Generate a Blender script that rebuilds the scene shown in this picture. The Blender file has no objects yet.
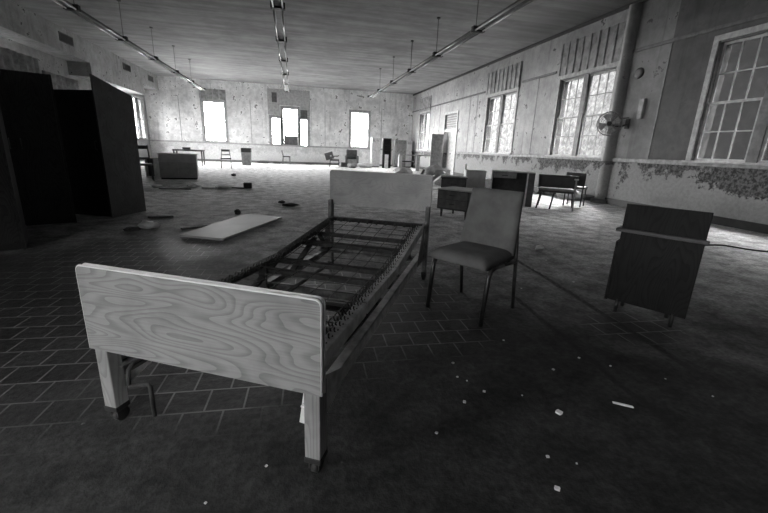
import bpy, bmesh, math, random
from mathutils import Vector, Matrix, noise
random.seed(7)
PI = math.pi
sc = bpy.context.scene
COL = sc.collection

# ------------------------------------------------------------------ materials
def mat(name):
    m = bpy.data.materials.new(name); m.use_nodes = True
    nt = m.node_tree; nt.nodes.clear()
    out = nt.nodes.new('ShaderNodeOutputMaterial')
    return m, nt, out
class G:
    """small node graph helper"""
    def __init__(s, nt): s.nt = nt
    def n(s, t, **k):
        nd = s.nt.nodes.new(t)
        for a, b in k.items(): setattr(nd, a, b)
        return nd
    def put(s, sock, v):
        if hasattr(v, 'is_output'): s.nt.links.new(v, sock)
        elif v is not None: sock.default_value = v
    def math(s, op, a, b=None, c=None, clamp=False):
        nd = s.n('ShaderNodeMath', operation=op, use_clamp=clamp)
        s.put(nd.inputs[0], a)
        if b is not None: s.put(nd.inputs[1], b)
        if c is not None: s.put(nd.inputs[2], c)
        return nd.outputs[0]
    def coord(s, kind='Object', scale=(1, 1, 1), rot=(0, 0, 0), loc=(0, 0, 0)):
        tc = s.n('ShaderNodeTexCoord'); mp = s.n('ShaderNodeMapping')
        s.nt.links.new(tc.outputs[kind], mp.inputs['Vector'])
        mp.inputs['Scale'].default_value = scale; mp.inputs['Rotation'].default_value = rot
        mp.inputs['Location'].default_value = loc
        return mp.outputs[0]
    def noise(s, vec, scale=5, detail=4, rough=.55, dist=0):
        nd = s.n('ShaderNodeTexNoise'); s.put(nd.inputs['Vector'], vec)
        nd.inputs['Scale'].default_value = scale; nd.inputs['Detail'].default_value = detail
        nd.inputs['Roughness'].default_value = rough; nd.inputs['Distortion'].default_value = dist
        return nd.outputs['Fac']
    def ramp(s, f, lo, hi, a=0.0, b=1.0):
        nd = s.n('ShaderNodeMapRange'); nd.interpolation_type = 'SMOOTHSTEP'
        s.put(nd.inputs[0], f)
        for i, v in enumerate((lo, hi, a, b)): s.put(nd.inputs[i + 1], v)
        return nd.outputs[0]
    def mix(s, f, a, b):
        nd = s.n('ShaderNodeMix', data_type='FLOAT'); s.put(nd.inputs[0], f)
        s.put(nd.inputs[2], a); s.put(nd.inputs[3], b)
        return nd.outputs[0]
    def sep(s, v):
        nd = s.n('ShaderNodeSeparateXYZ'); s.put(nd.inputs[0], v); return nd.outputs
    def grey(s, v):
        nd = s.n('ShaderNodeCombineColor')
        for i in range(3): s.put(nd.inputs[i], v)
        return nd.outputs[0]
    def bump(s, hgt, strength=.3, dist=.01):
        nd = s.n('ShaderNodeBump'); nd.inputs['Strength'].default_value = strength
        nd.inputs['Distance'].default_value = dist; s.put(nd.inputs['Height'], hgt)
        return nd.outputs[0]
    def bsdf(s, out, val, rough=.6, metal=0, normal=None, spec=.4):
        nd = s.n('ShaderNodeBsdfPrincipled')
        s.put(nd.inputs['Base Color'], s.grey(val))
        s.put(nd.inputs['Roughness'], rough); s.put(nd.inputs['Metallic'], metal)
        nd.inputs['Specular IOR Level'].default_value = spec
        if normal: s.put(nd.inputs['Normal'], normal)
        s.nt.links.new(nd.outputs[0], out.inputs[0])

def plain(name, v, var=.25, rough=.6, metal=0, scale=8, spec=.4, bump=.15):
    m, nt, out = mat(name); g = G(nt)
    f = g.noise(g.coord(), scale, 5, .6)
    val = g.mix(g.ramp(f, .3, .7), v * (1 - var), v * (1 + var))
    g.bsdf(out, val, rough, metal, g.bump(f, bump, .004), spec)
    return m

def wood(name, lo, hi, scale=1.0, axis='X', rough=.5, spec=.35, fine=.35):
    """plain sawn veneer with cathedral grain running along the axis"""
    m, nt, out = mat(name); g = G(nt)
    st = {'X': (1.25, 6, 6), 'Z': (6, 6, 1.25), 'Y': (6, 1.25, 6)}[axis]
    v = g.coord('Object', tuple(scale * a for a in st))
    big = g.noise(v, 1.0, 1.0, .4, .15)
    rings = g.math('FRACT', g.math('MULTIPLY', big, 24.0))
    line = g.ramp(rings, .0, .6)
    fs = {'X': (3, 110, 110), 'Z': (110, 110, 3), 'Y': (110, 3, 110)}[axis]
    fine_n = g.noise(g.coord('Object', tuple(scale * a for a in fs)), 1, 3, .6)
    f = g.math('ADD', g.math('MULTIPLY', line, 1 - fine), g.math('MULTIPLY', g.ramp(fine_n, .25, .75), fine))
    val = g.mix(f, lo, hi)
    dirt = g.ramp(g.noise(g.coord('Object'), 5, 5, .6), .3, .62, .78, 1.0)
    g.bsdf(out, g.math('MULTIPLY', val, dirt), rough, 0, g.bump(fine_n, .12, .002), spec)
    return m

M = {}
M['oak'] = wood('oak_veneer', .15, .27, 1.25, 'X', .42)
M['dark_wood'] = wood('dark_wood', .007, .016, 1.0, 'Z', .7, .12)
M['black_wood'] = wood('blackened_wood', .026, .05, 1.0, 'Z', .65, .15)
M['mid_wood'] = wood('mid_wood', .40, .50, 1.0, 'X', .5)
M['grey_wood'] = wood('grey_wood', .52, .62, 1.0, 'X', .6)
M['band'] = plain('edge_band', .62, .12, .4)
M['oak_lit'] = wood('lit_oak_veneer', .36, .44, 1.6, 'X', .5)  # the same oak lightened, standing in for light the headboard lacks
M['ledge_wood'] = wood('ledge_wood', .04, .07, 1.0, 'X', .6)
M['leg_wood'] = wood('leg_wood', .16, .26, 1.0, 'Z', .45)
M['steel'] = plain('painted_steel', .13, .5, .5, .3, 14)
M['steel_light'] = plain('worn_light_steel', .62, .3, .5, 0, 14)
M['rust'] = plain('rusty_steel', .032, .5, .7, .2, 20)
M['rubber'] = plain('rubber', .02, .3, .7)
M['black'] = plain('black_paint', .018, .3, .5)
M['charcoal'] = plain('charcoal_vinyl', .035, .35, .45)
M['chair_fabric'] = plain('worn_grey_fabric', .12, .22, .85, 0, 5, .2, .3)
M['chair_metal'] = plain('dark_tube_metal', .06, .35, .35, .5, 20)
M['white'] = plain('white_paint', .66, .15, .55)
M['pale'] = plain('pale_board', .52, .12, .6)
M['board_panel'] = plain('pale_panel_board', .40, .08, .55, 0, 3)
M['light_grey'] = plain('light_grey_paint', .42, .2, .55)
M['grey'] = plain('grey_paint', .22, .25, .55)
M['dark_grey'] = plain('dark_grey_paint', .09, .3, .55)
M['paper'] = plain('paper', .86, .12, .8)
M['plaster'] = plain('plaster_scrap', .6, .25, .9, 0, 20)
M['scrap'] = plain('dark_scrap', .05, .5, .8, 0, 20)
M['curtain'] = plain('grey_curtain', .22, .3, .9, 0, 6)
M['tube'] = plain('lamp_tube_glass', .4, .08, .25)
M['frame_paint'] = plain('window_frame_paint', .34, .25, .5, 0, 10)
M['dark_frame'] = plain('dark_window_post', .10, .3, .5, 0, 10)
M['rail_paint'] = plain('worn_rail_paint', .2, .35, .55, 0, 10)
M['cable'] = plain('cable', .02, .3, .6)

def floor_material():
    m, nt, out = mat('dirty_quarry_tile_floor'); g = G(nt)
    v = g.coord('Object'); x, y, z = g.sep(v)
    br = g.n('ShaderNodeTexBrick'); br.offset = .5; br.squash = 1
    mp = g.coord('Object', (1, 1, 1), (0, 0, math.radians(2.5)), (.06, .045, 0))
    g.put(br.inputs['Vector'], mp)
    br.inputs['Scale'].default_value = 1
    br.inputs['Brick Width'].default_value = .163; br.inputs['Row Height'].default_value = .158
    br.inputs['Mortar Size'].default_value = .0052; br.inputs['Mortar Smooth'].default_value = .35
    br.inputs['Color1'].default_value = (.6, .6, .6, 1); br.inputs['Color2'].default_value = (1, 1, 1, 1)
    br.inputs['Mortar'].default_value = (0, 0, 0, 1)
    mortar = br.outputs['Fac']; tint = g.sep(br.outputs['Color'])[0]
    big = g.noise(v, .9, 4, .6); mid = g.noise(v, 4.5, 5, .65); fine = g.noise(v, 32, 5, .7)
    # patches where the dirt has been walked off the tiles (x, y, radius x, radius y)
    def patch(cx, cy, rx, ry, soft=.35):
        dx = g.math('DIVIDE', g.math('SUBTRACT', x, cx), rx); dy = g.math('DIVIDE', g.math('SUBTRACT', y, cy), ry)
        d = g.math('SQRT', g.math('ADD', g.math('MULTIPLY', dx, dx), g.math('MULTIPLY', dy, dy)))
        d = g.math('ADD', d, g.math('MULTIPLY', g.math('SUBTRACT', mid, .5), .9))
        return g.ramp(d, 1 + soft * .5, 1 - soft, 0, 1)
    pats = [patch(.86, 2.16, .42, .32), patch(-1.75, 2.7, 1.35, 1.35), patch(2.25, 2.0, .36, .26), patch(.35, 2.7, .55, .9),
            patch(-1.6, 4.3, .95, .75), patch(.9, 2.75, .4, .3), patch(-.35, 1.95, .5, .5)]
    pm = pats[0]
    for p in pats[1:]: pm = g.math('MAXIMUM', pm, p)
    pm = g.math('MULTIPLY', pm, g.ramp(mid, .2, .45, .45, 1.0))
    # fallen plaster on the far half; daylight fading towards the bed painted in too
    dust_light = g.math('ADD', g.math('ADD', y, g.math('MULTIPLY', x, .45)), g.math('MULTIPLY', g.math('SUBTRACT', big, .5), 3.0))
    d1 = g.ramp(dust_light, 2.4, 5.2); d2 = g.ramp(dust_light, 4.2, 9.5)
    base = g.mix(d1, .034, .34); base = g.mix(d2, base, .66)
    spots = g.mix(g.ramp(mid, .3, .7), .55, 1.4)
    spots2 = g.mix(g.ramp(fine, .3, .72), .6, 1.35)
    dirt = g.math('MULTIPLY', g.math('MULTIPLY', base, spots), spots2)
    tile = g.math('MULTIPLY', g.math('MULTIPLY', g.mix(d1, .035, .15), tint), spots2)
    grout = g.mix(d1, .14, .42)
    tiles = g.mix(mortar, tile, grout)
    val = g.mix(pm, dirt, tiles)
    # dirt ridges where old partitions stood
    def ridge(x0, y0, x1, y1, w):
        k = (x1 - x0) / (y1 - y0)
        c = g.math('ADD', g.math('MULTIPLY', g.math('SUBTRACT', y, y0), k), x0)
        d = g.math('ABSOLUTE', g.math('SUBTRACT', g.math('ADD', x, g.math('MULTIPLY', g.math('SUBTRACT', mid, .5), .09)), c))
        r = g.ramp(d, w, w * .3); on = g.ramp(y, y1 + .3, y1); on2 = g.ramp(y, y0 - .3, y0)
        return g.math('MULTIPLY', r, g.math('MULTIPLY', on, on2))
    rd = g.math('MAXIMUM', ridge(2.16, 1.6, 2.36, 3.6, .035), ridge(1.6, 1.2, 1.72, 2.5, .03))
    rd = g.math('MULTIPLY', rd, g.ramp(fine, .35, .55))
    val = g.mix(rd, val, .02)
    # pale grit
    vo = g.n('ShaderNodeTexVoronoi'); g.put(vo.inputs['Vector'], v); vo.inputs['Scale'].default_value = 5
    grit = g.ramp(vo.outputs['Distance'], .05, .03); val = g.mix(g.math('MULTIPLY', grit, g.ramp(mid, .5, .6)), val, g.mix(d1, .25, .5))
    h = g.math('ADD', g.math('MULTIPLY', fine, .5), g.math('ADD', mid, g.math('MULTIPLY', g.math('MULTIPLY', mortar, pm), .25)))
    g.bsdf(out, val, g.mix(pm, .85, .55), 0, g.bump(h, .55, .02), .25)
    return m

def wall_material(name, base, flake_top, flake_lo, flakes=1.0, panels=(), dado=1.0):
    """peeling painted plaster; below flake_top the paint has come off in dark ragged flakes under the rail"""
    m, nt, out = mat(name); g = G(nt)
    v = g.coord('Object'); x, y, z = g.sep(v)
    big = g.noise(v, .7, 4, .6); mid = g.noise(v, 3.2, 6, .68); fine = g.noise(v, 15, 5, .7)
    paint = base
    for y_edge, tone in panels:      # panel tones; the nearer, darker ones also paint in fading light
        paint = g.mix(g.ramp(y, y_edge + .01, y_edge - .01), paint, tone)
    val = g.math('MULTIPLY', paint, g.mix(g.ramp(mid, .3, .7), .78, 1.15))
    val = g.math('MULTIPLY', val, g.mix(g.ramp(big, .3, .7), .82, 1.12))
    # bare spots on the upper wall
    chips = g.ramp(g.math('ADD', mid, g.math('MULTIPLY', fine, .25)), .74, .77)
    val = g.mix(chips, val, base * .22)
    # vertical drip stains
    drip = g.noise(g.coord('Object', (2.2, 2.2, .16)), 2.5, 4, .6)
    val = g.math('MULTIPLY', val, g.mix(g.ramp(drip, .55, .75), 1.0, .70))
    # wainscot: pale paint with a dark ragged edge under the rail
    band = g.ramp(z, flake_top, flake_top - .02, 0, 1)
    hgt = g.ramp(z, flake_lo, flake_top, 0, 1)
    flake = g.ramp(g.math('ADD', g.math('ADD', g.math('MULTIPLY', mid, 1.2), g.math('MULTIPLY', fine, .45)), g.math('ADD', g.math('MULTIPLY', hgt, .40), g.math('MULTIPLY', g.math('SUBTRACT', big, .5), .9))), 1.10, 1.15)
    if flakes > .5:      # one big bare area where the paint has come off in sheets
        dy = g.math('DIVIDE', g.math('SUBTRACT', y, 4.9), 1.25); dz = g.math('DIVIDE', g.math('SUBTRACT', z, .82), .30)
        dd = g.math('SQRT', g.math('ADD', g.math('MULTIPLY', dy, dy), g.math('MULTIPLY', dz, dz)))
        dd = g.math('ADD', dd, g.math('MULTIPLY_ADD', mid, 1.6, -.8)); dd = g.math('ADD', dd, g.math('MULTIPLY_ADD', fine, 1.0, -.5))
        flake = g.math('MAXIMUM', flake, g.ramp(dd, 1.0, .85))
    pale = g.math('MULTIPLY', base * dado, g.mix(g.ramp(fine, .3, .7), .85, 1.1))
    low = g.mix(g.math('MULTIPLY', flake, flakes), pale, g.mix(g.ramp(fine, .4, .6), base * .06, base * .3))
    val = g.mix(band, val, low)
    h = g.math('ADD', g.math('MULTIPLY', mid, .6), g.math('MULTIPLY', g.math('MULTIPLY', flake, band), -.5))
    g.bsdf(out, val, .75, 0, g.bump(h, .5, .02), .25)
    return m

def ceiling_material():
    m, nt, out = mat('stained_ceiling_plaster'); g = G(nt)
    v = g.coord('Object'); x, y, z = g.sep(v)
    streak = g.noise(g.coord('Object', (.25, 2.2, 1)), 1.5, 5, .65)
    mid = g.noise(v, 1.2, 6, .65)
    val = g.mix(g.ramp(streak, .3, .7), .26, .38)
    val = g.math('MULTIPLY', val, g.mix(g.ramp(mid, .3, .7), .78, 1.08))
    right_dark = g.ramp(g.math('ADD', x, g.math('MULTIPLY', g.math('SUBTRACT', mid, .5), 2.2)), 5.9, 7.3)  # tone darker towards the right wall in the nearer part
    near = g.ramp(y, 15, 8)
    val = g.math('MULTIPLY', val, g.mix(g.math('MULTIPLY', right_dark, near), 1, .45))
    g.bsdf(out, val, .8, 0, g.bump(streak, .25, .02), .2)
    return m

def pane_material(name, dirt_lo, dirt_hi, tint):
    m, nt, out = mat(name); g = G(nt)
    v = g.coord('Object')
    f = g.noise(v, 7, 5, .7, .4); f2 = g.noise(v, 2.2, 3, .6)
    fac = g.mix(g.ramp(g.math('ADD', g.math('MULTIPLY', f, .7), g.math('MULTIPLY', f2, .3)), .36, .64), dirt_lo, dirt_hi)
    tr = g.n('ShaderNodeBsdfTransparent'); tr.inputs[0].default_value = (tint, tint, tint, 1)
    df = g.n('ShaderNodeBsdfDiffuse'); df.inputs[0].default_value = (.12, .12, .12, 1)
    mx = g.n('ShaderNodeMixShader'); g.put(mx.inputs[0], fac)
    nt.links.new(tr.outputs[0], mx.inputs[1]); nt.links.new(df.outputs[0], mx.inputs[2])
    nt.links.new(mx.outputs[0], out.inputs[0])
    return m
M['floor'] = floor_material()
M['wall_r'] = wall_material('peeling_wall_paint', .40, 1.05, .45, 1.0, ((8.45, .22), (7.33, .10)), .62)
M['wall_l'] = wall_material('dull_grey_wall_paint', .30, 1.05, .0, .2)
M['wall_f'] = wall_material('pale_wall_paint', .86, 1.05, .0, .25)
M['ceiling'] = ceiling_material()
M['pane_clean'] = pane_material('clear_window_glass', .0, .12, .95)
M['pane_dusty'] = pane_material('dusty_window_glass', .05, .34, .9)
M['pane_dimmed'] = pane_material('dimmed_dirty_glass', .2, .6, .85)  # mottled dirt, made heavier to dim the light of these windows

# ------------------------------------------------------------------ mesh helpers
class MB:
    def __init__(s): s.bm = bmesh.new()
    def box(s, c, d, rot=None, bev=0):
        r = bmesh.ops.create_cube(s.bm, size=1)
        mx = Matrix.Translation(Vector(c))
        if rot is not None: mx = mx @ (rot if isinstance(rot, Matrix) else Matrix.Rotation(rot, 4, 'Z'))
        mx = mx @ Matrix.Diagonal((d[0], d[1], d[2], 1))
        bmesh.ops.transform(s.bm, matrix=mx, verts=r['verts'])
        if bev:
            es = list({e for v in r['verts'] for e in v.link_edges})
            bmesh.ops.bevel(s.bm, geom=es, offset=bev, segments=2, affect='EDGES', profile=.5)
        return s
    def span(s, a, b, bev=0):
        return s.box([(p + q) / 2 for p, q in zip(a, b)], [abs(q - p) for p, q in zip(a, b)], None, bev)
    def bar(s, p, q, w, h, up=(0, 0, 1), bev=0):
        p, q = Vector(p), Vector(q); d = (q - p); L = d.length; d.normalize()
        up = Vector(up)
        if abs(d.dot(up)) > .98: up = Vector((0, 1, 0))
        a = d.cross(up).normalized(); b = a.cross(d)
        rot = Matrix((a, b, d)).transposed().to_4x4()
        return s.box((p + q) / 2, (w, h, L), rot, bev)
    def taper(s, p, q, w0, w1, h0=None, h1=None):
        """square tapered leg from p (w0) to q (w1)"""
        h0 = h0 or w0; h1 = h1 or w1
        vs = []
        for c, w, h in ((p, w0, h0), (q, w1, h1)):
            for sx, sy in ((-1, -1), (1, -1), (1, 1), (-1, 1)):
                vs.append(s.bm.verts.new((c[0] + sx * w / 2, c[1] + sy * h / 2, c[2])))
        for f in ((0, 1, 2, 3), (4, 5, 6, 7), (0, 1, 5, 4), (1, 2, 6, 5), (2, 3, 7, 6), (3, 0, 4, 7)):
            s.bm.faces.new([vs[i] for i in f])
        return s
    def tube(s, pts, r, n=8, closed=False, cap=True):
        pts = [Vector(p) for p in pts]; k = len(pts); rings = []
        ref = None
        for i, p in enumerate(pts):
            if closed: t = pts[(i + 1) % k] - pts[i - 1]
            else: t = pts[min(i + 1, k - 1)] - pts[max(i - 1, 0)]
            t.normalize()
            if ref is None:
                ref = t.cross(Vector((0, 0, 1)) if abs(t.z) < .9 else Vector((0, 1, 0))).normalized()
            else:
                ref = (ref - t * ref.dot(t)).normalized()
            b = t.cross(ref)
            rr = r[i] if isinstance(r, (list, tuple)) else r
            rings.append([s.bm.verts.new(p + (ref * math.cos(a) + b * math.sin(a)) * rr) for a in [2 * PI * j / n for j in range(n)]])
        for i in range(k if closed else k - 1):
            A, B = rings[i], rings[(i + 1) % k]
            for j in range(n):
                f = s.bm.faces.new((A[j], A[(j + 1) % n], B[(j + 1) % n], B[j])); f.smooth = True
        if cap and not closed:
            s.bm.faces.new(rings[0][::-1]); s.bm.faces.new(rings[-1])
        return s
    def cyl(s, p, q, r, n=16): return s.tube([p, q], r, n)
    def prism(s, poly, axis, a, b):
        """extrude the 2-D outline poly along axis from a to b"""
        def P(u, v, w): return {'x': (w, u, v), 'y': (u, w, v), 'z': (u, v, w)}[axis]
        A = [s.bm.verts.new(P(u, v, a)) for u, v in poly]; B = [s.bm.verts.new(P(u, v, b)) for u, v in poly]
        s.bm.faces.new(A); s.bm.faces.new(B[::-1])
        for i in range(len(poly)):
            j = (i + 1) % len(poly); s.bm.faces.new((A[i], A[j], B[j], B[i]))
        return s
    def lump(s, c, d, seed, amp=.35, sub=2, sharp=True):
        r = bmesh.ops.create_icosphere(s.bm, subdivisions=sub, radius=1)
        for v in r['verts']:
            k = 1 + amp * noise.noise(v.co * 1.7 + Vector((seed * 3.1, seed, 0))) + amp * .5 * noise.noise(v.co * 4 + Vector((0, seed, 9)))
            v.co = Vector((c[0] + v.co.x * d[0] * k, c[1] + v.co.y * d[1] * k, max(0, c[2] + v.co.z * d[2] * k)))
        return s
    def build(s, name, m, parent=None, smooth=False):
        bmesh.ops.recalc_face_normals(s.bm, faces=s.bm.faces)
        me = bpy.data.meshes.new(name); s.bm.to_mesh(me); s.bm.free()
        if smooth:
            for p in me.polygons: p.use_smooth = True
        me.materials.append(M[m] if isinstance(m, str) else m)
        o = bpy.data.objects.new(name, me); COL.objects.link(o)
        if parent is not None: o.parent = parent
        return o

def tag(o, label=None, cat=None, group=None, kind=None):
    if label: o['label'] = label
    if cat: o['category'] = cat
    if group: o['group'] = group
    if kind: o['kind'] = kind
    return o
def thing(name, loc, rz=0, label=None, cat=None, group=None, kind=None):
    o = bpy.data.objects.new(name, None); COL.objects.link(o)
    o.empty_display_size = .1
    o.location = loc; o.rotation_euler = (0, 0, rz)
    return tag(o, label, cat, group, kind)
KIDS = {}
def copy_tree(o, parent=None):
    c = o.copy(); COL.objects.link(c)
    if parent is not None: c.parent = parent
    for ch in list(o.children): copy_tree(ch, c)
    return c
def dup(root, loc, rz, label):
    c = copy_tree(root); c.location = loc; c.rotation_euler = (0, 0, rz); c['label'] = label
    return c
def struct(o, label=None, cat=None): return tag(o, label, cat, None, 'structure')

# ------------------------------------------------------------------ the hall
XR, YF, ZC, XL, YB = 7.66, 25.68, 4.54, -8.0, -2.8
SILL, HEAD = 1.13, 3.25
ZO, ZI = .0, .0
def wall_grid(mb, u0, u1, z0, z1, holes, place):
    us = sorted({u0, u1, *[h[0] for h in holes], *[h[1] for h in holes]})
    zs = sorted({z0, z1, *[h[2] for h in holes], *[h[3] for h in holes]})
    for a, b in zip(us, us[1:]):
        run = None
        for c, d in zip(zs, zs[1:]):
            um, zm = (a + b) / 2, (c + d) / 2
            if any(h[0] < um < h[1] and h[2] < zm < h[3] for h in holes):
                if run: place(mb, a, b, *run); run = None
            else: run = (run[0], d) if run else (c, d)
        if run: place(mb, a, b, *run)
# windows: (from, to) along the wall
WR = [(4.22, 6.33), (8.70, 10.80), (13.12, 15.28), (22.25, 24.05)]
DOOR = (18.2, 19.75)
h_r = [(a, b, SILL, HEAD) for a, b in WR] + [(DOOR[0], DOOR[1], 0, 2.9)]
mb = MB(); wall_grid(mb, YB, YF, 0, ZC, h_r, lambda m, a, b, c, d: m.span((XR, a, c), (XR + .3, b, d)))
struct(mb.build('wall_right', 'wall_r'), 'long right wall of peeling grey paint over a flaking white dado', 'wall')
WF = [(-5.05, -3.83, 1.17, 3.41), (-1.27, -.66, 1.12, 2.72), (-.58, .37, 1.12, 3.28), (.45, .96, 1.08, 2.72), (3.6, 4.77, 1.14, 3.3)]
mb = MB(); wall_grid(mb, XL - .3, XR + .3, 0, ZC, WF, lambda m, a, b, c, d: m.span((a, YF, c), (b, YF + .3, d)))
struct(mb.build('wall_far', 'wall_f'), 'pale far wall with three window openings', 'wall')
WL = [(13.1, 15.2, SILL, HEAD), (21.0, 23.1, SILL, 3.15), (23.75, 25.2, SILL, HEAD), (-1.5, -.3, SILL, 2.7)]  # all but the corner opening are added for light, out of view
mb = MB(); wall_grid(mb, YB, YF, 0, ZC, WL, lambda m, a, b, c, d: m.span((XL - .3, a, c), (XL, b, d)))
struct(mb.build('wall_left', 'wall_l'), 'left wall behind the tall dark wardrobes', 'wall')
WB_FILL = [(-6.0, -3.9, SILL, HEAD), (-3.3, -1.2, SILL, HEAD)]  # added windows out of view, throwing fill light on the bed boards
mb = MB(); wall_grid(mb, XL - .3, XR + .3, 0, ZC, WB_FILL, lambda m, a, b, c, d: m.span((a, YB - .3, c), (b, YB, d)))
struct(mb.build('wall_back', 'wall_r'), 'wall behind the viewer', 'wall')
struct(MB().span((XL - .3, YB - .3, -.15), (XR + .3, YF + .3, 0)).build('floor', 'floor'), 'dirty tiled floor, dark near the bed and whiter further off with plaster and painted daylight', 'floor')
struct(MB().span((XL - .3, YB - .3, ZC), (XR + .3, YF + .3, ZC + .15)).build('ceiling', 'ceiling'), 'stained plaster ceiling', 'ceiling')
struct(MB().span((XL, YB, 3.78), (-7.25, YF, ZC)).span((XL, 17.8, 3.3), (-7.25, 23.3, 3.78)).build('trim_1', 'wall_l'), 'boxed duct running under the ceiling along the left wall', 'duct box')
# rail, baseboards, ceiling moulding, picture rail
mb = MB()
for a, b in ((YB, DOOR[0] - .1), (DOOR[1] + .1, YF)):
    mb.span((XR - .035, a, 1.03), (XR, b, 1.125), .008)
struct(mb.build('trim_2', 'rail_paint'), 'dado rail along the right wall under the windows', 'rail')
mb = MB(); mb.span((XL, YF - .035, 1.03), (XR - .036, YF, 1.12), .008)
struct(mb.build('trim_3', 'light_grey'), 'dado rail along the far wall', 'rail')
mb = MB()
for a, b in ((YB, DOOR[0] - .1), (DOOR[1] + .1, YF)):
    mb.span((XR - .022, a, 0), (XR, b, .15), .004)
struct(mb.build('baseboard_right', 'black'), 'black baseboard along the right wall', 'baseboard')
struct(MB().span((XL, YF - .022, 0), (XR - .03, YF, .12), .004).build('baseboard_far', 'grey'), 'baseboard along the far wall', 'baseboard')
struct(MB().span((XR - .07, YB, ZC - .08), (XR, YF - .001, ZC), .01).build('trim_4', 'black'), 'dark pipe line in the corner of ceiling and right wall', 'moulding')
mb = MB()
for a, b in ((YB, 8.36), (11.05, 12.85), (15.55, YF)):
    mb.span((XR - .03, a, 3.45), (XR, b, 3.52), .006)
struct(mb.build('trim_5', 'dark_grey'), 'dark picture rail high on the right wall', 'rail')
# thin batten strips on the walls
mb = MB()
for yy in (7.33, 11.9, 16.9, 16.2, 20.6, 21.4):
    mb.span((XR - .012, yy - .012, 1.13), (XR, yy + .012, 3.45))
struct(mb.build('trim_6', 'grey'), 'thin dark cover strips over the panel joints of the right wall', 'strip')
mb = MB()
for xx in (-2.4, 2.0, 5.6, -6.3):
    mb.span((xx - .012, YF - .012, 1.13), (xx + .012, YF, 3.6))
struct(mb.build('trim_7', 'grey'), 'thin cover strips on the far wall', 'strip')

# pilaster between the two nearest right windows
mb = MB()
mb.prism([(XR - .16 * math.sin(a), 8.45 - .15 * math.cos(a)) for a in [PI * i / 12 for i in range(13)]] , 'z', .1, ZC - .08)
struct(mb.build('trim_8', 'wall_r'), 'rounded pipe casing running up the right wall beside the fan', 'pipe casing')
mb = MB()
mb.prism([(XR - .25 * math.sin(a), 8.45 - .22 * math.cos(a)) for a in [PI * i / 12 for i in range(13)]], 'z', 0, .1)
struct(mb.build('trim_9', 'dark_grey'), 'dark foot of the pipe casing', 'plinth')

def window(idx, wall, a, b, z0, z1, cols, rows, pane, label, sashes=2, post='dark_frame', transom=None, frame='frame_paint', depth=.10):
    """sash window in a wall opening; local u runs along the wall, w goes outwards"""
    root = thing('window_%d' % idx, (0, 0, 0), 0, label, 'window', None, 'structure')
    def P(u, w, z):
        return {'R': (XR + w, u, z), 'F': (u, YF + w, z), 'L': (XL - w, u, z), 'B': (u, YB - w, z)}[wall]
    def bx(m, u0, u1, w0, w1, c, d, bev=0): m.span(P(u0, w0, c), P(u1, w1, d), bev)
    # casing on the room side
    m = MB(); cw = .1
    bx(m, a - cw, a, -.03, .0, z0, z1 + cw, .004); bx(m, b, b + cw, -.03, .0, z0, z1 + cw, .004); bx(m, a, b, -.03, .0, z1, z1 + cw, .004)
    m.build('casing', frame, root); m = MB()
    # jamb lining
    bx(m, a, a + .03, .0, .25, z0, z1); bx(m, b - .03, b, .0, .25, z0, z1); bx(m, a + .03, b - .03, .0, .25, z1 - .03, z1)
    m.build('jamb', 'dark_frame' if wall == 'R' else frame, root)  # right wall reveals coloured darker to paint in their shade
    m = MB(); bx(m, a - cw - .03, b + cw + .03, -.09, .26, z0 - .04, z0, .006); m.build('sill', frame, root)
    fa, fb = a + .03, b - .03
    if sashes == 2:
        mid = (a + b) / 2; pw = .085
        m = MB(); bx(m, mid - pw, mid + pw, .0, .14, z0, z1 - .03); m.build('mullion', post, root)
        spans = [(fa, mid - pw), (mid + pw, fb)]
    else: spans = [(fa, fb)]
    zt = z1 - .03; zm = (z0 + zt) / 2
    for (u0, u1) in spans:
        for (c, d, w) in ((zm - .02, zt, .07), (z0, zm + .02, .03)):
            m = MB(); t = .045
            bx(m, u0, u0 + t, w, w + .035, c, d); bx(m, u1 - t, u1, w, w + .035, c, d)
            bx(m, u0 + t, u1 - t, w, w + .035, c, c + t); bx(m, u0 + t, u1 - t, w, w + .035, d - t, d)
            sash = m.build('sash', frame, root)
            m = MB(); q = .011
            for i in range(1, cols):
                u = u0 + t + (u1 - u0 - 2 * t) * i / cols; bx(m, u - q, u + q, w + .005, w + .03, c + t, d - t)
            for j in range(1, rows):
                zz = c + t + (d - c - 2 * t) * j / rows; bx(m, u0 + t, u1 - t, w + .006, w + .029, zz - q, zz + q)
            if cols > 1 or rows > 1: m.build('glazing_bars', frame, sash)
            else: m.bm.free()
            m = MB(); bx(m, u0 + t, u1 - t, w + .016, w + .019, c + t, d - t); m.build('glass', pane, sash)
    if transom:
        zt1, n = transom
        m = MB(); bx(m, a - cw, b + cw, -.028, 0.0, z1 + cw, zt1)
        bo = m.build('transom_panel', 'grey_panel', root)
        m = MB(); k = int(n)
        for i in range(k + 1):
            u = a - cw + .02 + (b - a + 2 * cw - .04) * i / k
            wd = .022 if i % 3 else .035
            bx(m, u - wd, u + wd, -.05 if i % 3 else -.062, -.028, z1 + cw, zt1)
        m.build('batten', 'frame_paint' if wall == 'F' else 'grey_panel', root)
    return root
M['grey_panel'] = plain('weathered_grey_boards', .26, .35, .7, 0, 5)
window(1, 'R', *WR[0], SILL, HEAD, 3, 2, 'pane_dimmed', 'nearest right window, dimmed by added dirt, above the flaking dado', 2, 'dark_frame')
window(2, 'R', *WR[1], SILL, HEAD, 3, 2, 'pane_dusty', 'double sash window on the right wall beside the round fan', 2, 'dark_frame', (4.2, 8))
window(3, 'R', *WR[2], SILL, HEAD, 2, 2, 'pane_dusty', 'bright double sash window on the right wall above the desk', 2, 'grey_panel', (4.15, 8))
window(4, 'R', *WR[3], SILL, HEAD, 2, 2, 'pane_clean', 'right window nearest the far corner', 2, 'frame_paint', (4.1, 6))
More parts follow.
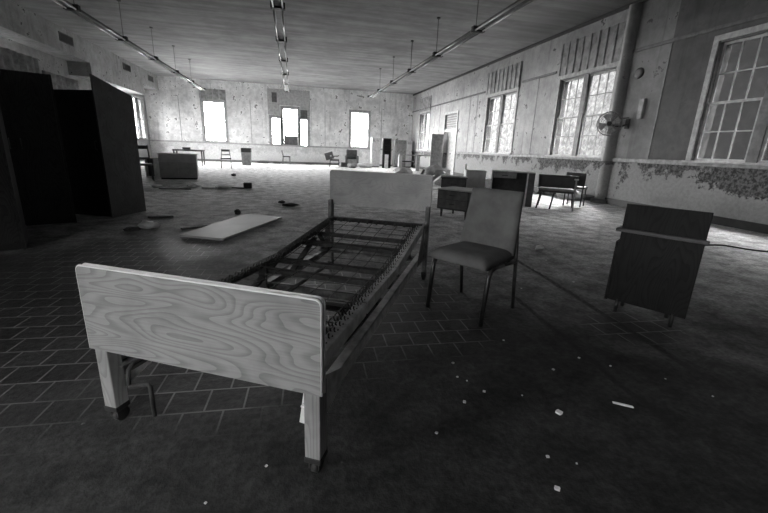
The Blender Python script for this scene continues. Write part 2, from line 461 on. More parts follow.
window(5, 'F', *WF[0], 1, 1, 'pane_clean', 'left window of the far wall, a single blazing pane', 1, transom=(4.05, 4))
window(6, 'F', *WF[1], 1, 1, 'pane_clean', 'narrow left light of the triple window in the far wall', 1)
window(7, 'F', *WF[2], 1, 2, 'pane_clean', 'wide middle light of the triple window in the far wall', 1)
window(8, 'F', *WF[3], 1, 1, 'pane_clean', 'narrow right light of the triple window in the far wall', 1)
window(9, 'F', *WF[4], 1, 1, 'pane_clean', 'right window of the far wall behind the armchair', 1)
window(10, 'L', *WL[1], 2, 2, 'pane_clean', 'added unseen window in the left wall behind the wardrobes', 2)
window(11, 'L', *WL[0], 2, 2, 'pane_clean', 'added unseen window in the left wall behind the curtain', 2)
window(12, 'L', *WL[2], 2, 2, 'pane_dimmed', 'left wall window beside the far left corner', 2)
window(13, 'B', *WB_FILL[0], 2, 2, 'pane_dusty', 'added fill window behind the viewer, left', 2)
window(14, 'B', *WB_FILL[1], 2, 2, 'pane_dusty', 'added fill window behind the viewer, right', 2)
window(15, 'L', *WL[3], 2, 2, 'pane_clean', 'added fill window in the left wall beside the viewer', 2)
# boards over the tops of the triple window's side lights
mb = MB()
mb.span((-1.4, YF - .04, 2.84), (-.70, YF - .031, 4.3)); mb.span((.50, YF - .04, 2.84), (1.08, YF - .031, 4.3)); mb.span((-.7, YF - .035, 3.42), (.5, YF - .03, 4.3))
struct(mb.build('trim_10', 'light_grey'), 'boards over the tops of the triple far window', 'boards')
mb = MB(); mb.span((-1.15, YF - .06, 3.55), (-.86, YF - .0395, 4.1)); tag(mb.build('dark_patch_board', 'dark_grey'), 'dark patch board fixed above the left light of the triple window', 'board')
mb = MB(); mb.span((.5, YF - .06, 2.72), (.92, YF - .0415, 3.2)); tag(mb.build('dark_patch_board', 'dark_grey'), 'dark board over the top of the right light of the triple window', 'board')
mb = MB(); mb.span((-.5, YF - .10, 1.13), (.30, YF - .03, 1.66), .01)
for i in range(3): mb.span((-.55, YF - .12, 1.72 + i * .12), (.34, YF - .03, 1.755 + i * .12))
tag(mb.build('window_cooler', 'dark_grey'), 'dark slatted box standing in the middle light of the triple far window', 'window box')

# door on the right wall
d = thing('door_1', (0, 0, 0), 0, 'doorway in the right wall with a dark slatted transom', 'door', None, 'structure')
mb = MB(); a, b = DOOR
mb.span((XR - .04, a - .1, 0), (XR + .02, a, 3.0)); mb.span((XR - .04, b, 0), (XR + .02, b + .1, 3.0)); mb.span((XR - .04, a, 2.9), (XR + .02, b, 3.0)); mb.span((XR - .03, a, 2.08), (XR + .08, b, 2.2))
mb.build('door_frame', 'light_grey', d)
mb = MB(); mb.span((XR + .06, a, 2.2), (XR + .1, b, 2.9)); tr = mb.build('transom', 'dark_grey', d)
mb = MB()
for i in range(6): mb.span((XR + .03, a, 2.24 + i * .11), (XR + .06, b, 2.28 + i * .11))
mb.build('slats', 'grey', tr)
mb = MB(); mb.span((XR + .05, a, 0), (XR + .10, 18.95, 2.08)); lf = mb.build('door_leaf', 'light_grey', d)
MB().box((XR + .03, 18.85, 1.0), (.05, .05, .05)).build('door_knob', 'dark_grey', lf)
MB().span((XR + .2, a - .2, 0), (XR + .25, b + .2, 2.2)).build('outer_door', 'light_grey', d)
# the other leaf stands open into the room
d2 = thing('door_2', (7.60, 19.72, 0), math.radians(176), 'grey door leaf standing open into the room by the doorway', 'door', None, 'structure')
mb = MB(); mb.span((0, -.022, .01), (.62, .022, 1.95), .003); mb.build('door_leaf', 'grey', d2)
MB().cyl((.56, -.07, .98), (.56, .07, .98), .022, 10).build('door_knob', 'dark_grey', d2)

# curtains and pelmet strips on the left wall
def curtain(y0, y1, z0, z1, x, m):
    mb = MB(); n = 46; pts = []
    for i in range(n + 1):
        t = i / n; pts.append((x + .045 * math.sin(t * 46) + .02 * math.sin(t * 17), y0 + (y1 - y0) * t))
    A = [mb.bm.verts.new((p[0], p[1], z0 + .03 * math.sin(i))) for i, p in enumerate(pts)]
    B = [mb.bm.verts.new((p[0] * .995 - .04, p[1], z1)) for p in pts]
    for i in range(n): mb.bm.faces.new((A[i], A[i + 1], B[i + 1], B[i])).smooth = True
    o = mb.build('curtain', m); md = o.modifiers.new('thick', 'SOLIDIFY'); md.thickness = .006
    return o
tag(curtain(13.0, 15.45, .9, 3.42, -7.75, 'curtain'), 'pleated grey curtain over the leftmost wardrobe', 'curtain')
tag(curtain(15.6, 17.75, 2.35, 3.12, -7.75, 'curtain'), 'short pale curtain above the gap between the dark wardrobes', 'curtain')

# air grilles on the duct box
for (y0, y1, lab) in ((15.9, 16.75, 'largest and nearest dark air grille on the duct box at top left'), (20.9, 21.75, 'middle dark air grille on the duct box above the wardrobe'), (24.1, 24.85, 'furthest dark air grille on the duct box by the far left corner')):
    r = thing('air_grille', (-7.25, (y0 + y1) / 2, 4.22), 0, lab, 'air grille', 'air grilles on the duct box')
    w = (y1 - y0) / 2
    mb = MB(); mb.span((0, -w, -.14), (.02, w, -.115)); mb.span((0, -w, .115), (.02, w, .14)); mb.span((0, -w, -.115), (.02, -w + .03, .115)); mb.span((0, w - .03, -.115), (.02, w, .115)); mb.build('frame', 'dark_grey', r)
    mb = MB(); mb.span((.0, -w + .03, -.115), (.004, w - .03, .115))
    for i in range(6): mb.span((.004, -w + .03, -.1 + i * .036), (.016, w - .03, -.088 + i * .036))
    mb.build('louvres', 'black', r)

# ------------------------------------------------------------------ fluorescent lights in three rows
def fixture():
    r = thing('fluorescent_light', (0, 0, 0), 0, 'x', 'ceiling light', None)
    L = 2.43
    mb = MB(); mb.prism([(-.055, .0), (-.035, .075), (.035, .075), (.055, .0)], 'y', .03, L - .03); mb.build('channel', 'dark_grey', r)
    for sx in (-1, 1):
        mb = MB(); mb.cyl((sx * .085, .06, -.015), (sx * .085, L - .06, -.015), .019, 8); mb.build('tube', 'tube', r)
    for yy in (.03, L - .03):
        mb = MB(); mb.box((0, yy, .02), (.27, .05, .11), None, .008); mb.build('lampholder', 'black', r)
    for yy in (.12,):
        mb = MB(); mb.cyl((0, yy, .075), (0, yy, ZC - 3.6), .008, 6); mb.build('hanger_rod', 'dark_grey', r)
        mb = MB(); mb.cyl((0, yy, ZC - 3.63), (0, yy, ZC - 3.6), .05, 10); mb.build('ceiling_cap', 'dark_grey', r)
    return r
fx = fixture()
ordn = ['end', 'second', 'third', 'fourth', 'fifth', 'sixth', 'seventh']
first = True
for rx, nm, n, y_end in ((-4.27, 'left', 6, 22.2), (-.21, 'middle', 6, 20.65), (3.87, 'right', 7, 20.65)):
    for k in range(n):
        loc = (rx, y_end - 2.43 * (k + 1), 3.6)
        lab = ('hanging fluorescent light at the far end of the %s row' % nm) if k == 0 else '%s hanging fluorescent light from the far end of the %s row' % (ordn[k], nm)
        o = fx if first else copy_tree(fx)
        first = False
        o.location = loc; o['label'] = lab; o['group'] = 'fluorescent lights of the %s row' % nm

# ------------------------------------------------------------------ hospital bed
BED_RZ = math.radians(-28.17)
bed = thing('hospital_bed', (-.343, 1.34, 0), BED_RZ, 'bare hospital bed with oak veneer end boards and no mattress', 'bed')
def rounded(x0, x1, z0, z1, r, n=5, top_only=False):
    pts = []
    for cx, cz, a0 in ((x1 - r, z1 - r, 0), (x0 + r, z1 - r, PI / 2)):
        pts += [(cx + r * math.cos(a0 + PI / 2 * i / n), cz + r * math.sin(a0 + PI / 2 * i / n)) for i in range(n + 1)]
    pts += [(x0, z0), (x1, z0)]
    return pts
def end_board(name, x0, x1, z0, z1, y, th, m='oak'):
    o = MB().prism(rounded(x0, x1, z0, z1, .02), 'y', y - th / 2, y + th / 2).build(name, m, bed)
    # double edge bead round the sides and top
    ol = rounded(x0, x1, z0, z1, .02)[:-2]; ol = [(x1, z0)] + ol + [(x0, z0)]
    mb = MB()
    for yy in (y - th / 2 + .006, y + th / 2 - .006):
        mb.tube([(u, yy, w) for u, w in ol], .006, 8)
    mb.build('edge_band', 'band', o)
    return o
end_board('footboard', -.472, .482, .345, .674, -.012, .032)
end_board('headboard', -.458, .458, .62, .918, 2.275, .032, 'oak_lit')
def bed_leg(x, y, ztop, head):
    w = .036 if head else .058
    mb = MB(); mb.span((x - w / 2, y - .03, .075), (x + w / 2, y + .03, ztop), .004)
    lg = mb.build('leg', 'leg_wood' if not head else 'steel', bed)
    mb = MB(); mb.span((x - w / 2 - .002, y - .032, .062), (x + w / 2 + .002, y + .032, .085), .003); mb.build('leg_cap', 'black', lg)
    c = MB(); c.cyl((x, y, .05), (x, y, .065), .012, 8); c.span((x - .02, y - .02, .03), (x - .015, y + .02, .07)); c.span((x + .015, y - .02, .03), (x + .02, y + .02, .07))
    c.cyl((x - .012, y + .01, .029), (x + .012, y + .01, .029), .029, 18); c.build('caster', 'rubber', lg)
bed_leg(-.435, .012, .37, False); bed_leg(.445, .012, .37, False)
bed_leg(-.445, 2.25, .66, True); bed_leg(.445, 2.25, .66, True)
# lower frame
for sx in (-1, 1):
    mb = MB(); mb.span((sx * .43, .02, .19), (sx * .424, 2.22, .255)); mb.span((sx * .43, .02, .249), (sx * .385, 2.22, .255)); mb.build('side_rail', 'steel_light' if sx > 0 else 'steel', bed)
mb = MB()
for yy in (1.12, 2.14):
    mb = MB(); mb.span((-.424, yy - .018, .20), (.424, yy + .018, .245)); mb.build('cross_member', 'steel', bed)
# corner gussets that carry the rails on the legs
for sx in (-1, 1):
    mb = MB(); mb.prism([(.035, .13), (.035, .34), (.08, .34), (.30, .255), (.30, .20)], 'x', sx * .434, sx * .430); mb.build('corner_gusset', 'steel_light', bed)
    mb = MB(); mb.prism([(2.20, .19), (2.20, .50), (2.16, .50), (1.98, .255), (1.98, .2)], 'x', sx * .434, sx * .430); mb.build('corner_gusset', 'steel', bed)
# articulated spring deck: profile along the bed
def zdeck(y): return .405 if y < 1.25 else .405 + (y - 1.25) / .9 * .105
for sx in (-1, 1):
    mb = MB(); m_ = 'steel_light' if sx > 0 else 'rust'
    for (y0, y1) in ((.07, .62), (.64, 1.24), (1.26, 2.15)):
        p = (sx * .40, y0, zdeck(y0)); q = (sx * .40, y1, zdeck(y1))
        mb.bar(p, q, .05, .006); 
        p2 = (sx * .423, y0, zdeck(y0) - .03); q2 = (sx * .423, y1, zdeck(y1) - .03); mb.bar(p2, q2, .006, .06)
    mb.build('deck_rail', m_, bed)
mb = MB(); mb.bar((-.42, 2.15, zdeck(2.15)), (.42, 2.15, zdeck(2.15)), .03, .03); mb.build('head_rail', 'rust', bed)
mb = MB(); mb.bar((-.42, .07, .405), (.42, .07, .405), .03, .03); mb.build('foot_rail', 'rust', bed)
for yy, w in ((1.85, .035), (1.63, .07), (1.25, .035), (1.03, .05), (.63, .04), (.34, .035)):
    mb = MB(); z = zdeck(yy) - .045; mb.bar((-.42, yy, z), (.42, yy, z), w, .028); mb.build('deck_bar', 'rust', bed)
# link wires and side springs
mb = MB()
xs = [-.33 + .11 * i for i in range(7)]
for xx in xs:
    mb.tube([(xx, .09, zdeck(.09)), (xx, .64, .398), (xx, 1.25, .400), (xx, 2.14, zdeck(2.14))], .0028, 5)
mb.build('long_wires', 'rust', bed)
mb = MB()
for i in range(18):
    yy = .15 + i * .115; z = zdeck(yy) - .003
    pts = []
    for j in range(13): pts.append((-.36 + .06 * j, yy + .02 * (j % 2), z - .006 * (j % 2)))
    mb.tube(pts, .0026, 5)
mb.build('zigzag_wires', 'rust', bed)
def coil(mb, p, q, r=.011, turns=6):
    p, q = Vector(p), Vector(q); d = (q - p).normalized(); a = d.cross(Vector((0, 0, 1))).normalized(); b = d.cross(a)
    n = turns * 7; mb.tube([p + (q - p) * (i / n) + (a * math.cos(i * 2 * PI / 7) + b * math.sin(i * 2 * PI / 7)) * r for i in range(n + 1)], .0035, 4)
for sx in (-1, 1):
    mb = MB()
    for i in range(36):
        yy = .13 + i * .0575
        z = zdeck(yy)
        coil(mb, (sx * .405, yy, z + .008), (sx * .34, yy, z), .010, 4)
    mb.build('side_springs', 'rust', bed)
for k, yy in enumerate((.10, 2.12)):
    mb = MB()
    for i in range(10):
        xx = -.36 + i * .08; dy = .05 if k == 0 else -.05
        coil(mb, (xx, yy, zdeck(yy) + .012), (xx, yy + dy, zdeck(yy)), .010, 4)
    mb.build('end_springs', 'rust', bed)
# lifting linkage on each side
for sx in (-1, 1):
    mb = MB(); x = sx * .36
    mb.bar((x, .72, .24), (x, 1.15, .39), .012, .04, (1, 0, 0)); mb.bar((x, 1.55, .25), (x, 1.25, .36), .012, .035, (1, 0, 0))
    mb.bar((x, 1.30, .24), (x, 1.72, .42), .012, .04, (1, 0, 0)); mb.bar((x, 1.98, .26), (x, 1.80, .44), .012, .035, (1, 0, 0))
    mb.bar((x, .40, .37), (x, .75, .24), .012, .035, (1, 0, 0)); mb.bar((x, .98, .22), (x, .98, .40), .05, .014)
    mb.build('lift_link', 'rust', bed)
mb = MB(); mb.cyl((-.2, .5, .25), (-.2, 1.55, .25), .013, 10); mb.build('drive_shaft', 'rust', bed)
mb = MB(); mb.cyl((.36, .5, .25), (.36, 1.0, .25), .013, 10); mb.build('drive_shaft', 'rust', bed)
# crank handles under the footboard
mb = MB(); mb.tube([(-.335, .30, .27), (-.335, .02, .275), (-.333, .0, .262), (-.333, -.01, .20), (-.325, -.012, .196), (-.232, -.012, .228), (-.225, -.012, .222), (-.222, -.012, .09)], .0085, 8)
mb.build('crank_handle', 'rust', bed)
mb = MB(); mb.bar((.405, .05, .36), (.385, .035, .175), .026, .010, (0, 1, 0), .003); mb.build('folded_crank', 'pale', bed)
mb = MB(); mb.bar((.425, .12, .30), (.408, .06, .10), .022, .010, (0, 1, 0), .003); mb.build('folded_crank', 'pale', bed)

# ------------------------------------------------------------------ padded chair beside the bed
ch = thing('padded_chair', (1.26, 2.47, 0), math.radians(-56), 'grey padded stacking chair with dark tube legs beside the bed', 'chair')
def cushion(mb, cx, cy, w0, w1, d, z0, z1, nx=10, ny=10, crown=.02, drop=0):
    """soft pad; w0 width at front (-y), w1 width at rear"""
    tops, bots = [], []
    for j in range(ny + 1):
        v = j / ny; rowt, rowb = [], []
        for i in range(nx + 1):
            u = i / nx
            w = w0 + (w1 - w0) * v
            ex = 1 - abs(2 * u - 1) ** 6; ey = 1 - abs(2 * v - 1) ** 8
            k = min(ex, ey) ** .5 if min(ex, ey) > 0 else 0
            x = cx + (u - .5) * w; y = cy + (v - .5) * d
            zt = z0 + (z1 - z0) * (.72 + .28 * k) + crown * ex * ey - drop * max(0, .25 - v) ** 1.5
            zb = z0 + (z1 - z0) * .12 * (1 - k)
            rowt.append(mb.bm.verts.new((x, y, zt))); rowb.append(mb.bm.verts.new((x, y, zb)))
        tops.append(rowt); bots.append(rowb)
    for j in range(ny):
        for i in range(nx):
            mb.bm.faces.new((tops[j][i], tops[j][i + 1], tops[j + 1][i + 1], tops[j + 1][i])); mb.bm.faces.new((bots[j][i], bots[j + 1][i], bots[j + 1][i + 1], bots[j][i + 1]))
    rim = lambda g: [g[0][i] for i in range(nx + 1)] + [g[j][nx] for j in range(1, ny + 1)] + [g[ny][i] for i in range(nx - 1, -1, -1)] + [g[j][0] for j in range(ny - 1, 0, -1)]
    T, B = rim(tops), rim(bots)
    for i in range(len(T)):
        j = (i + 1) % len(T); mb.bm.faces.new((T[i], B[i], B[j], T[j]))
    return mb
mb = MB(); cushion(mb, 0, -.02, .45, .42, .47, .382, .458, 14, 14, .008, .10); mb.build('seat', 'chair_fabric', ch, True)
# backrest: a pad leaning back
mb = MB(); cushion(mb, 0, 0, .445, .395, .45, 0, .05, 12, 14, .008)
bk = mb.build('backrest', 'chair_fabric', ch, True)
rot = Matrix.Translation((0, .215, .64)) @ Matrix.Rotation(math.radians(79), 4, 'X') @ Matrix.Rotation(0, 4, 'Z')
bk.data.transform(rot)
for sx in (-1, 1):
    x = sx * .225
    mb = MB(); mb.tube([(x * .98, -.225, 0), (x * .98, -.205, .20), (x * .98, -.185, .34), (x * .98, -.165, .372), (x * .98, -.12, .385), (x * .98, .0, .384)], .0165, 10); mb.build('front_leg', 'chair_metal', ch)
    mb = MB(); mb.tube([(x, .245, 0), (x, .215, .20), (x, .19, .39), (x * .97, .195, .46), (x * .85, .215, .64), (x * .76, .242, .81)], .0135, 10); mb.build('rear_leg', 'chair_metal', ch)
    mb = MB(); mb.tube([(x * .98, .0, .382), (x, .10, .378), (x, .19, .372)], .012, 8); mb.build('side_rail', 'chair_metal', ch)
for yy in (-.14, .16): MB().cyl((-.215, yy, .371), (.215, yy, .371), .010, 8).build('seat_support', 'chair_metal', ch)

# ------------------------------------------------------------------ dark cabinet with a ledge, front right
lx = math.atan2(1.953 - 2.256, 2.541 - 2.358)
lec = thing('lectern', (2.358, 2.256, 0), lx, 'dark wooden lectern with a ledge standing on short legs at front right', 'lectern')
# local x along the panel, +y away from the viewer
mb = MB(); mb.span((-.065, -.012, .085), (.418, .010, .81), .003); mb.build('back_panel', 'dark_wood', lec)
mb = MB(); mb.span((-.095, -.04, .610), (.440, -.012, .634), .004); mb.span((-.095, -.04, .610), (-.066, .10, .634), .004); mb.build('ledge', 'ledge_wood', lec)
for x0 in (-.085, .31):
    mb = MB(); mb.prism([(.011, .085), (.22, .085), (.22, .60), (.011, .60)] if x0 > 0 else [(-.02, .08), (.20, .08), (.20, .55), (-.01, .53)], 'x', x0, x0 + .018); mb.build('side_panel', 'dark_wood', lec)
mb = MB(); mb.span((-.066, .011, .60), (.328, .22, .62)); mb.build('top_shelf', 'dark_wood', lec)
mb = MB(); mb.span((-.066, .011, .1), (.309, .20, .12)); mb.build('bottom_shelf', 'dark_wood', lec)
for x in (0, .345):
    for y in (.0, .17):
        mb = MB(); mb.cyl((x if y < .1 else min(x, .29), y, .0), (x if y < .1 else min(x, .29), y, .1), .014, 10); mb.build('leg', 'black', lec)
# power cord on the floor by the wall
mb = MB(); pts = []
cord = [(4.7, 3.55, .008), (5.2, 3.72, .008), (5.6, 3.78, .008), (5.9, 3.62, .008), (6.3, 3.55, .008), (7.0, 3.3, .008), (7.6, 3.2, .008)]
def smooth_path(pts, k=6):
    out = []; P = [Vector(p) for p in pts]
    for i in range(len(P) - 1):
        a = P[max(i - 1, 0)]; b = P[i]; c = P[i + 1]; d = P[min(i + 2, len(P) - 1)]
        for j in range(k):
            t = j / k; out.append(.5 * ((2 * b) + (c - a) * t + (2 * a - 5 * b + 4 * c - d) * t * t + (3 * b - a - 3 * c + d) * t ** 3))
    return out + [P[-1]]
mb.tube(smooth_path([(4.2, 3.5, .011), (4.7, 3.75, .011), (5.25, 4.0, .011), (5.75, 4.05, .011), (5.95, 3.75, .011), (6.4, 3.5, .011), (7.1, 3.1, .011)]), .011, 6)
tag(mb.build('power_cord', 'cable'), 'black cord snaking over the floor right of the lectern', 'cord')

# ------------------------------------------------------------------ tall wardrobes on the left
def wardrobe(loc, rz, w, dpt, h, label, doors=2, m='black_wood', slope=0):
    """front faces local -y"""
    r = thing('wardrobe', loc, rz, label, 'wardrobe', 'tall dark wardrobes on the left')
    t = .022
    mb = MB(); mb.span((-w / 2 + t, dpt - .012, .08), (w / 2 - t, dpt, h)); mb.span((-w / 2 + t, .02, h - t), (w / 2 - t, dpt - .012, h)); mb.span((-w / 2 + t, .02, .06), (w / 2 - t, dpt - .012, .08)); mb.build('carcass', m, r)
    for sx in (-1, 1):
        hh = h + (slope if sx > 0 else 0)
        x0, x1 = sorted((sx * w / 2, sx * (w / 2 - t)))
        mb = MB(); mb.prism([(0, 0), (dpt, 0), (dpt, h), (0, hh)], 'x', x0, x1); mb.build('side_panel', m if sx < 0 or not slope else 'side_wood_lit', r)
    mb = MB(); mb.span((-w / 2 + t, .03, 0), (w / 2 - t, .05, .06)); mb.build('plinth', 'black', r)
    dw = (w - 2 * t) / doors
    for i in range(doors):
        x0 = -w / 2 + t + i * dw + .003; x1 = x0 + dw - .006
        mb = MB(); mb.span((x0, 0, .07), (x1, .02, h - .004), .002); do = mb.build('door', m, r)
        hx = x1 - .05 if i % 2 == 0 else x0 + .05
        mb = MB(); mb.tube([(hx, 0, .95), (hx, -.03, .96), (hx, -.03, 1.06), (hx, 0, 1.07)], .006, 6); mb.build('handle', 'dark_grey', do)
    return r
M['side_wood_lit'] = wood('wardrobe_side_lit_wood', .09, .14, 1.0, 'Z', .5)  # wardrobe wood lightened to paint in the light on that side
# A: room side made paler, light falling on it put into the colour
wardrobe((-2.93, 6.50, 0), math.radians(-24), .72, .64, 1.735, 'tall dark wardrobe with a side coloured paler as lit, furthest of the three on the left', 1, 'black_wood', .2)
wardrobe((-3.27, 5.746, 0), math.radians(27), .90, .60, 1.84, 'tall black wardrobe under the pleated curtain, middle of the three on the left', 2)
wardrobe((-3.06, 4.30, 0), math.radians(27), .90, .60, 1.9, 'tall black wardrobe at the left edge, nearest of the three', 2)

# ------------------------------------------------------------------ wall fan
fan = thing('wall_fan', (7.34, 8.27, 1.90), 0, 'round caged fan on a bracket beside the pipe casing', 'fan')
def ring(mb, c, r, nrm, rad, n=28):
    nrm = Vector(nrm).normalized(); a = nrm.cross(Vector((0, 0, 1))).normalized(); b = nrm.cross(a)
    mb.tube([Vector(c) + (a * math.cos(2 * PI * i / n) + b * math.sin(2 * PI * i / n)) * r for i in range(n)], rad, 6, True)
fd = Vector((-.72, -.69, -.05)).normalized(); fa_ = fd.cross(Vector((0, 0, 1))).normalized(); fb_ = fd.cross(fa_)
mb = MB()
ring(mb, (0, 0, 0), .265, fd, .012); ring(mb, fd * .07, .22, fd, .005); ring(mb, fd * .09, .13, fd, .005); ring(mb, fd * -.08, .2, fd, .006)
for i in range(24):
    a = 2 * PI * i / 24; e = fa_ * math.cos(a) + fb_ * math.sin(a)
    mb.tube([e * .05 + fd * .1, e * .13 + fd * .09, e * .22 + fd * .07, e * .265, e * .2 - fd * .08, e * .06 - fd * .1], .0035, 5)
mb.build('cage', 'grey', fan)
mb = MB()
for i in range(4):
    a0 = PI / 2 * i + .3
    vs = []
    for rr, da, off in ((.04, -.25, .012), (.04, .25, -.012), (.225, .50, -.035), (.235, .0, .0), (.215, -.42, .035)):
        e = fa_ * math.cos(a0 + da) + fb_ * math.sin(a0 + da); vs.append(mb.bm.verts.new(e * rr + fd * off))
    mb.bm.faces.new(vs)
bl = mb.build('blades', 'light_grey', fan); md = bl.modifiers.new('thick', 'SOLIDIFY'); md.thickness = .004
mb = MB(); mb.tube([fd * .05, fd * .04, fd * -.05, fd * -.17, fd * -.2], [.03, .05, .075, .075, .04], 14); mb.build('motor', 'black', fan)
mb = MB(); mb.tube([fd * -.15, (.14, -.02, -.06), (.22, -.1, -.06), (.30, -.2, -.02)], .016, 8); mb.box((.31, -.2, .0), (.02, .12, .22), None, .004); mb.tube([fd * -.12 + Vector((0, 0, .05)), (.15, -.05, .12), (.305, -.22, .13)], .012, 8); mb.build('bracket', 'rust', fan)
mb = MB(); mb.tube([(XR, 8.02, 2.98), (XR - .03, 8.02, 2.98), (XR - .045, 8.02, 2.98)], [.12, .11, .06], 14); tag(mb.build('smudge_disc', 'dark_grey'), 'round dark disc standing for a smudge on the right wall high above the fan', 'box')  # raised disc standing in for a dark smudge on the wall
mb = MB(); mb.box((XR - .03, 7.74, 2.2), (.06, .13, .42), None, .01); tag(mb.build('switch_box', 'grey'), 'upright grey box on the right wall beside the fan bracket', 'box')

# ------------------------------------------------------------------ desks, cabinets and seats on the right
# low cabinet on short legs
cz = math.atan2(-.27, .62)
c1 = thing('bedside_cabinet', (2.72, 6.05, 0), 0, 'dark low cabinet on short legs right behind the padded chair', 'cabinet')
F1, F2, F3 = Vector((2.40, 6.42)), Vector((2.86, 5.98)), Vector((3.32, 6.36))
e1 = (F1 - F2).normalized(); e2 = (F3 - F2).normalized()
c1.location = (F2.x, F2.y, 0); c1.rotation_euler = (0, 0, math.atan2(e2.y, e2.x))
mb = MB(); mb.span((0, .02, .14), (.55, .62, .475), .004); mb.build('body', 'charcoal', c1)
mb = MB(); mb.span((-.01, .0, .475), (.56, .63, .498), .004); mb.build('top', 'mid_wood', c1)
for z0 in (.17, .32):
    dr = MB().span((-.012, .05, z0), (.0, .60, z0 + .14)).build('drawer', 'dark_grey', c1)
    MB().span((-.02, .28, z0 + .065), (-.012, .38, z0 + .08)).build('handle', 'black', dr)
for x, y in ((.05, .08), (.5, .08), (.05, .55), (.5, .55)):
    mb = MB(); mb.taper((x, y, 0), (x, y, .14), .022, .035); mb.build('leg', 'black', c1)
# second dark cabinet behind it
c2 = thing('bedside_cabinet', (3.40, 8.00, 0), math.radians(-22), 'dark cabinet standing behind the low one, left of the pale box', 'cabinet')
mb = MB(); mb.span((-.27, 0, .03), (.27, .42, .56), .004); mb.build('body', 'charcoal', c2)
mb = MB(); mb.span((-.29, -.02, .56), (.29, .44, .585), .004); mb.build('top', 'dark_grey', c2)
for i in range(2):
    mb = MB(); mb.span((-.25, -.014, .06 + i * .25), (.25, 0, .29 + i * .25)); dr = mb.build('drawer', 'dark_grey', c2)
    MB().span((-.06, -.024, .18 + i * .25), (.06, -.014, .195 + i * .25)).build('handle', 'black', c2)
# pale box
c3 = thing('pale_cabinet', (4.28, 8.75, 0), math.radians(-18), 'pale plain cabinet between the dark cabinets and the desk', 'cabinet')
mb = MB(); mb.span((-.24, 0, 0), (.24, .4, .70), .006); mb.build('body', 'light_grey', c3)
mb = MB(); mb.span((-.22, -.014, .03), (.22, 0, .67), .003); mb.build('door', 'pale', c3)
# pedestal desk with a light edge
dk = thing('desk', (4.66, 7.80, 0), math.radians(-27), 'dark desk with a pale edged top and open knee hole under the right windows', 'desk')
mb = MB(); mb.span((-.42, 0, .725), (.50, .56, .75), .003); dt = mb.build('top', 'light_grey', dk)
MB().span((-.42, .03, .0), (-.40, .54, .725)).build('side_panel', 'dark_grey', dk)
MB().span((.36, .03, .0), (.49, .54, .725)).build('pedestal', 'dark_grey', dk)
mb = MB(); mb.span((-.40, .52, .2), (.36, .54, .725)); mb.build('back_panel', 'charcoal', dk)
mb = MB(); mb.span((-.38, .01, .60), (.10, .03, .715), .003); dr = mb.build('drawer', 'grey', dk)
mb = MB(); mb.span((-.2, -.004, .65), (-.08, .01, .665)); mb.build('handle', 'black', dr)
for x in (-.41, .34):
    mb = MB(); mb.span((x - .014, -.0, 0), (x + .014, .03, .725)); mb.build('leg', 'white', dk)
for i in range(3):
    mb = MB(); mb.span((.37, .012, .06 + i * .22), (.485, .03, .265 + i * .22), .002); dr = mb.build('drawer', 'dark_grey', dk)
# bench with a broad dark back seen from behind
bn = thing('bench_seat', (5.45, 7.28, 0), math.radians(-37), 'dark two seat bench seen from behind near the right wall', 'bench')
mb = MB(); cushion(mb, 0, 0, .76, .78, .27, 0, .045, 10, 8, .004); bb = mb.build('backrest', 'black', bn, True); bb.data.transform(Matrix.Translation((-.0, .03, .595)) @ Matrix.Rotation(math.radians(94), 4, 'X'))
mb = MB(); cushion(mb, -.0, .30, .72, .74, .44, .38, .44, 8, 8, .008); mb.build('seat', 'grey', bn, True)
for yy in (.06, .46): MB().span((-.36, yy, .35), (.36, yy + .04, .39)).build('seat_rail', 'black', bn)
for x, y, dx, dy in ((-.30, .07, -.06, -.10), (-.04, .07, -.05, -.1), (-.30, .48, -.06, .08), (.32, .48, .04, .08)):
    mb = MB(); mb.tube([(x + dx, y + dy, 0), (x, y, .37)], [.016, .02], 8); mb.build('leg', 'black', bn)
mb = MB(); mb.tube([(.36, -.07, 0), (.35, -.05, .3), (.345, -.04, .64)], [.014, .016, .016], 8); mb.build('leg', 'grey', bn)
mb = MB(); mb.box((.345, .06, .655), (.08, .34, .03), None, .01); mb.build('armrest', 'light_grey', bn)
b2 = thing('chair', (6.24, 7.74, 0), math.radians(-50), 'dark chair half hidden behind the right end of the bench', 'chair')
mb = MB(); mb.box((0, .0, .62), (.42, .04, .30), None, .012); mb.build('backrest', 'black', b2)
mb = MB(); mb.box((0, .22, .43), (.42, .42, .05), None, .015); mb.build('seat', 'charcoal', b2)
for x in (-.18, .18):
    for y, h in ((.02, .6), (.4, .41)):
        mb = MB(); mb.cyl((x, y, 0), (x, y, h), .014, 8); mb.build('leg', 'black', b2)

# pale panel lying on the floor
A, B, C_, D = [Vector(p) for p in ((-1.349, 4.973), (-.822, 4.73), (-.192, 6.142), (-.765, 6.446))]
mb = MB(); cc = (A + B + C_ + D) / 4
mb.prism([(p - cc).to_tuple() for p in (A, B, C_, D)], 'z', .012, .037)
o = mb.build('loose_board', 'board_panel'); o.location = (cc.x, cc.y, 0); o.rotation_euler = (math.radians(.3), 0, 0)
tag(o, 'pale rectangular board lying flat on the floor between the wardrobes and the bed', 'board')
mb = MB(); mb.span((-.2, -.03, 0), (.2, .03, .016)); o = mb.build('wood_strip', 'scrap'); o.location = (-1.28, 5.55, 0); o.rotation_euler = (0, 0, .6); tag(o, 'dark strip of wood left of the pale floor panel', 'wood')

